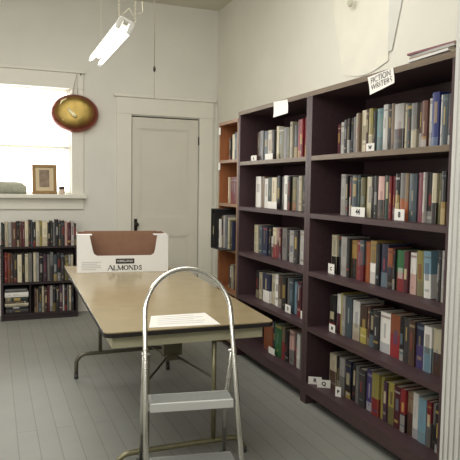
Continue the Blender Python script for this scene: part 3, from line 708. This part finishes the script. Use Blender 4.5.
# ------------------------------------------------------------------ paper signs on the bookcase tops
def sign(px, label, lines, size, group=None, X=XF-.0062, rot=None):
    P = [on(0, X, *q) for q in px]       # top left, top right, bottom right, bottom left
    c0 = sum(P, Vector())/4
    s = thing('paper_sign', label, 'sign', c0)
    bm = NB(); nx, nz = 8, 6; G = []
    for j in range(nz+1):
        rowv = []
        for i in range(nx+1):
            u, v = i/nx, j/nz; p = P[0].lerp(P[1], u).lerp(P[3].lerp(P[2], u), v)-c0
            p.x -= .012*v*v+.004*(1-math.cos(2*u-1))*v
            rowv.append(bm.verts.new(p))
        G.append(rowv)
    for j in range(nz):
        for i in range(nx): bm.faces.new((G[j][i], G[j+1][i], G[j+1][i+1], G[j][i+1])).smooth = True
    o = obj('sheet', bm, m_white, s)
    ex = ((P[1]-P[0])+(P[2]-P[3])).normalized(); ey = ((P[0]-P[3])+(P[1]-P[2])).normalized()
    ez = ex.cross(ey).normalized(); ey = ez.cross(ex)
    for t, vv in lines:
        m4 = Matrix((ex, ey, ez)).transposed().to_4x4()
        q = P[0].lerp(P[1], .5).lerp(P[3].lerp(P[2], .5), vv)-c0; q.x -= .012*vv*vv + .003
        m4.translation = q
        text_mesh('lettering', t, size, m_pencil, s, m4, -.0004)
    return s
sign([(367.5, 77.5), (393, 67.5), (396.5, 83), (372, 95)], 'white paper sign hand-lettered FICTION WRITERS taped to the nearer bookcase top', [('FICTION', .27), ('WRITERS', .68)], .046)
sign([(273.5, 102), (287.5, 99.3), (289.5, 113), (275, 117.5)], 'small white paper sign taped to top edge of middle dark bay', [], .05)

# magazines on top of nearer bay
zm = ZB[0]+.0025
for i, (cn, t, x0, yy, ln, rz) in enumerate((('grey', .012, 1.96, 2.52, .30, .05), ('white', .012, 1.952, 2.535, .30, -.04), ('tan', .01, 1.955, 2.53, .29, .08), ('silver', .012, 1.965, 2.535, .31, .0), ('rose', .01, 1.955, 2.55, .32, .06))):
    lab = {'grey': 'grey magazine, lowest in the pile on top of the nearer dark bay', 'white': 'white magazine, second from bottom in the pile on the nearer dark bay', 'tan': 'tan magazine in middle of the pile on top of the nearer dark bay',
     'silver': 'silver magazine just under the topmost one on the nearer dark bay', 'rose': 'reddish magazine, topmost of the pile on the nearer dark bay'}[cn]
    o = thing('magazine', lab, 'magazine', (x0, yy, zm), rz, 'magazines piled on the nearer dark bay')
    mm = mat('cover_'+cn, tuple(.62*v+.38*sum(PAL[cn])/3 for v in PAL[cn]), .4)
    bm = NB(); bx(bm, 0, .22, -ln, 0, t-.0012, t); bx(bm, 0, .22, -ln, 0, 0, .0012); bx(bm, 0, .0015, -ln, 0, .0012, t-.0012); obj('cover', bm, mm, o)
    bm = NB(); bx(bm, .002, .216, -ln+.003, -.003, .0013, t-.0013); obj('page_block', bm, m_page, o)
    zm += t+.0008

# ------------------------------------------------------------------ index cards in front of the books
def card(x0, y0, x1, y1, zshelf, label, mark=None, X=2.008, marksize=.03, turn=0, ypos=None):
    a = on(0, X, x0, y1); b = on(0, X, x1, y1); t = on(0, X, x0, y0)
    yc = (a.y+b.y)/2; w_ = abs(a.y-b.y); hh = max(.03, t.z-a.z)
    zb0 = zshelf+.001 if zshelf is not None else a.z
    if turn:
        m_ = on(0, X, (x0+x1)/2, y1); w_ = (x1-x0)*(m_-EYE).dot(FW)/F*1.02; yc = ypos or m_.y
    c_ = thing('index_card', label, 'label card', (X, yc, zb0), turn, 'white index cards on the shelves')
    bm = NB(); bx(bm, 0, .0015, -w_/2, w_/2, 0, hh); bx(bm, 0, .012, -w_/2, w_/2, 0, .0012); obj('card', bm, m_white, c_)
    if mark:
        m4 = Matrix(((0,0,-1,-.0006),(-1,0,0,0),(0,1,0,hh*.5),(0,0,0,1)))
        text_mesh('marking', mark, marksize, m_ink, c_, m4, .0012)
    return c_
card(251, 153.2, 256.5, 159, ZB[1], 'white card at left of top shelf books in middle dark bay', 'A', 1.99)
card(265, 151.5, 272.5, 158, ZB[1], 'white card before grey books on top shelf of middle dark bay', None, 1.99)
card(366, 141.5, 374, 150, ZB[1], 'white card before yellow book on top shelf of nearer dark bay', 'W', 1.985)
card(267.5, 200, 276.5, 207, ZB[2], 'white card before white books on second shelf of middle dark bay', None, 2.0)
card(351, 207.5, 364.5, 217, ZB[2], 'wide white card marked 44 on second shelf of nearer dark bay', '44', 2.0, .045)
card(394, 210.5, 404, 222, ZB[2], 'white card marked 8 on second shelf of nearer dark bay', '8', 2.0, .04)
card(328, 264, 334, 274, ZB[3], 'white card at left of third shelf books in nearer dark bay', 'C', 2.0, .03)
card(285, 301, 290.5, 309, ZB[4], 'white card marked D on fourth shelf of middle dark bay', 'D', 2.0, .035)
card(300.5, 309, 304.5, 317, ZB[4], 'white card nearest post on fourth shelf of middle dark bay', None, 2.0)
card(329, 322, 335, 330, ZB[4], 'white card at left of fourth shelf books in nearer dark bay', 'M', 2.0, .03)
card(268.5, 343.5, 274.5, 350, ZB[5], 'white card before orange book on bottom shelf of middle dark bay', None, 2.0)
card(310, 377, 323, 384.5, ZB[5], 'leftmost white card marked R on bottom shelf of nearer dark bay', 'R', 1.965, .035, 1.0, 3.405)
card(321.5, 382, 334.5, 390, ZB[5], 'middle of three white cards on bottom shelf of nearer dark bay', 'Q', 1.985, .035, 1.0, 3.325)
card(335, 386, 341, 396, ZB[5], 'narrow white card marked P on bottom shelf of nearer dark bay', 'P', 1.985, .03, .6)
for (px, py), lab in (((219, 131.5), 'white sticker on orange case front edge, upper of two'), ((219, 166.5), 'white sticker on orange case front edge, lower of two')):
    p = on(0, XF-.001, px, py); bm = NB(); bx(bm, XF-.0045, XF-.0006, 5.135, 5.178, p.z-.032, p.z+.032, bev=.001); tag(obj('sticker', bm, m_white), lab, 'sticker', 'white stickers on the orange case')

# ------------------------------------------------------------------ white cloth hung on the right wall
cl = thing('hanging_cloth', 'off-white thin cloth hung on the right wall above the bookcases', 'cloth', (XR, 3.8, 2.5))
bm = NB(); nu, nv = 22, 18; G = []
for j in range(nv+1):
    rowv = []
    for i in range(nu+1):
        u, v = i/nu, j/nv
        yl = 4.27-.20*v**1.5; yr = 3.50+.0*v
        y = yl+(yr-yl)*u; z = 3.12-v*.80+.05*math.sin(u*math.pi)*(-(v**6)) + (.0)
        x = -.006-.003*math.sin(u*14+v*2)*(1-.4*v)-.001*v*math.sin(u*math.pi)
        rowv.append(bm.verts.new((x, y-3.8, z-2.5)))
    G.append(rowv)
for j in range(nv):
    for i in range(nu): bm.faces.new((G[j][i], G[j][i+1], G[j+1][i+1], G[j+1][i])).smooth = True
obj('cloth_panel', bm, mat('offwhite_cloth', (229, 225, 210), .9, noise=.03, nscale=6), cl)
bm = NB(); G = []  # separate tapered strip standing in for the bluish shade beside the cloth
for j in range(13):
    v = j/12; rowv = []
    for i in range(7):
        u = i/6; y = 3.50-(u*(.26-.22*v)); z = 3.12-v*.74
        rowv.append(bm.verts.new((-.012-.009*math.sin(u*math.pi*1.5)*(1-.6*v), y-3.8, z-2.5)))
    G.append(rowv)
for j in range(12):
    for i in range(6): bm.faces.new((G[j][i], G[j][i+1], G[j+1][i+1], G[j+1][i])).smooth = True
obj('shade_strip', bm, mat('shade_grey', (214, 213, 204), .9, noise=.03, nscale=6), cl)['label'] = 'bluish grey strip in place of shade'
bm = NB(); lathe(bm, [(0,.02),(.02,.018),(.028,.008),(.03,0),(0,0)], 18); q = obj('button', bm, mat('button_grey', (196, 190, 172), .6), cl)
p = on(0, XR-.05, 350, 3); q.matrix_local = Matrix.Translation((-.045, p.y-3.8, p.z-2.5)) @ Matrix.Rotation(-math.pi/2, 4, 'Y')

# ------------------------------------------------------------------ light
W_ = bpy.data.worlds.new('world'); SC.world = W_; W_.use_nodes = True
bg = W_.node_tree.nodes['Background']; bg.inputs[0].default_value = (1, .985, .95, 1); bg.inputs[1].default_value = 5
def area(name, loc, target, sx, sy_, power, col=(1,1,1)):
    l = bpy.data.lights.new(name, 'AREA'); l.shape = 'RECTANGLE'; l.size = sx; l.size_y = sy_; l.energy = power; l.color = col
    o = bpy.data.objects.new(name, l); C.objects.link(o); o.location = loc
    o.rotation_euler = (Vector(target)-Vector(loc)).to_track_quat('-Z', 'Y').to_euler(); return o
area('window_daylight', (.24, YB+.5, 1.95), (.6, 3.5, .7), 1.2, 1.2, 60, (1, .99, .95))
area('ceiling_fill', (.1, 3.6, 3.40), (.3, 3.7, 0), 2.6, 3.2, 84, (1, .985, .94))  # added fill under the ceiling, no visible fixture
area('room_fill', (-1.0, -1.0, 3.1), (1.4, 5.0, 2.2), 2.4, 1.2, 72, (1, .985, .95))  # added fill from behind the camera, no visible fixture
area('floor_bounce', (-1.4, 2.6, 1.6), (.9, 6.0, 3.4), 1.6, 1.0, 22, (1, .985, .95))
SC.view_settings.view_transform = 'Standard'
SC.view_settings.look = 'None'
SC.view_settings.exposure = -.06
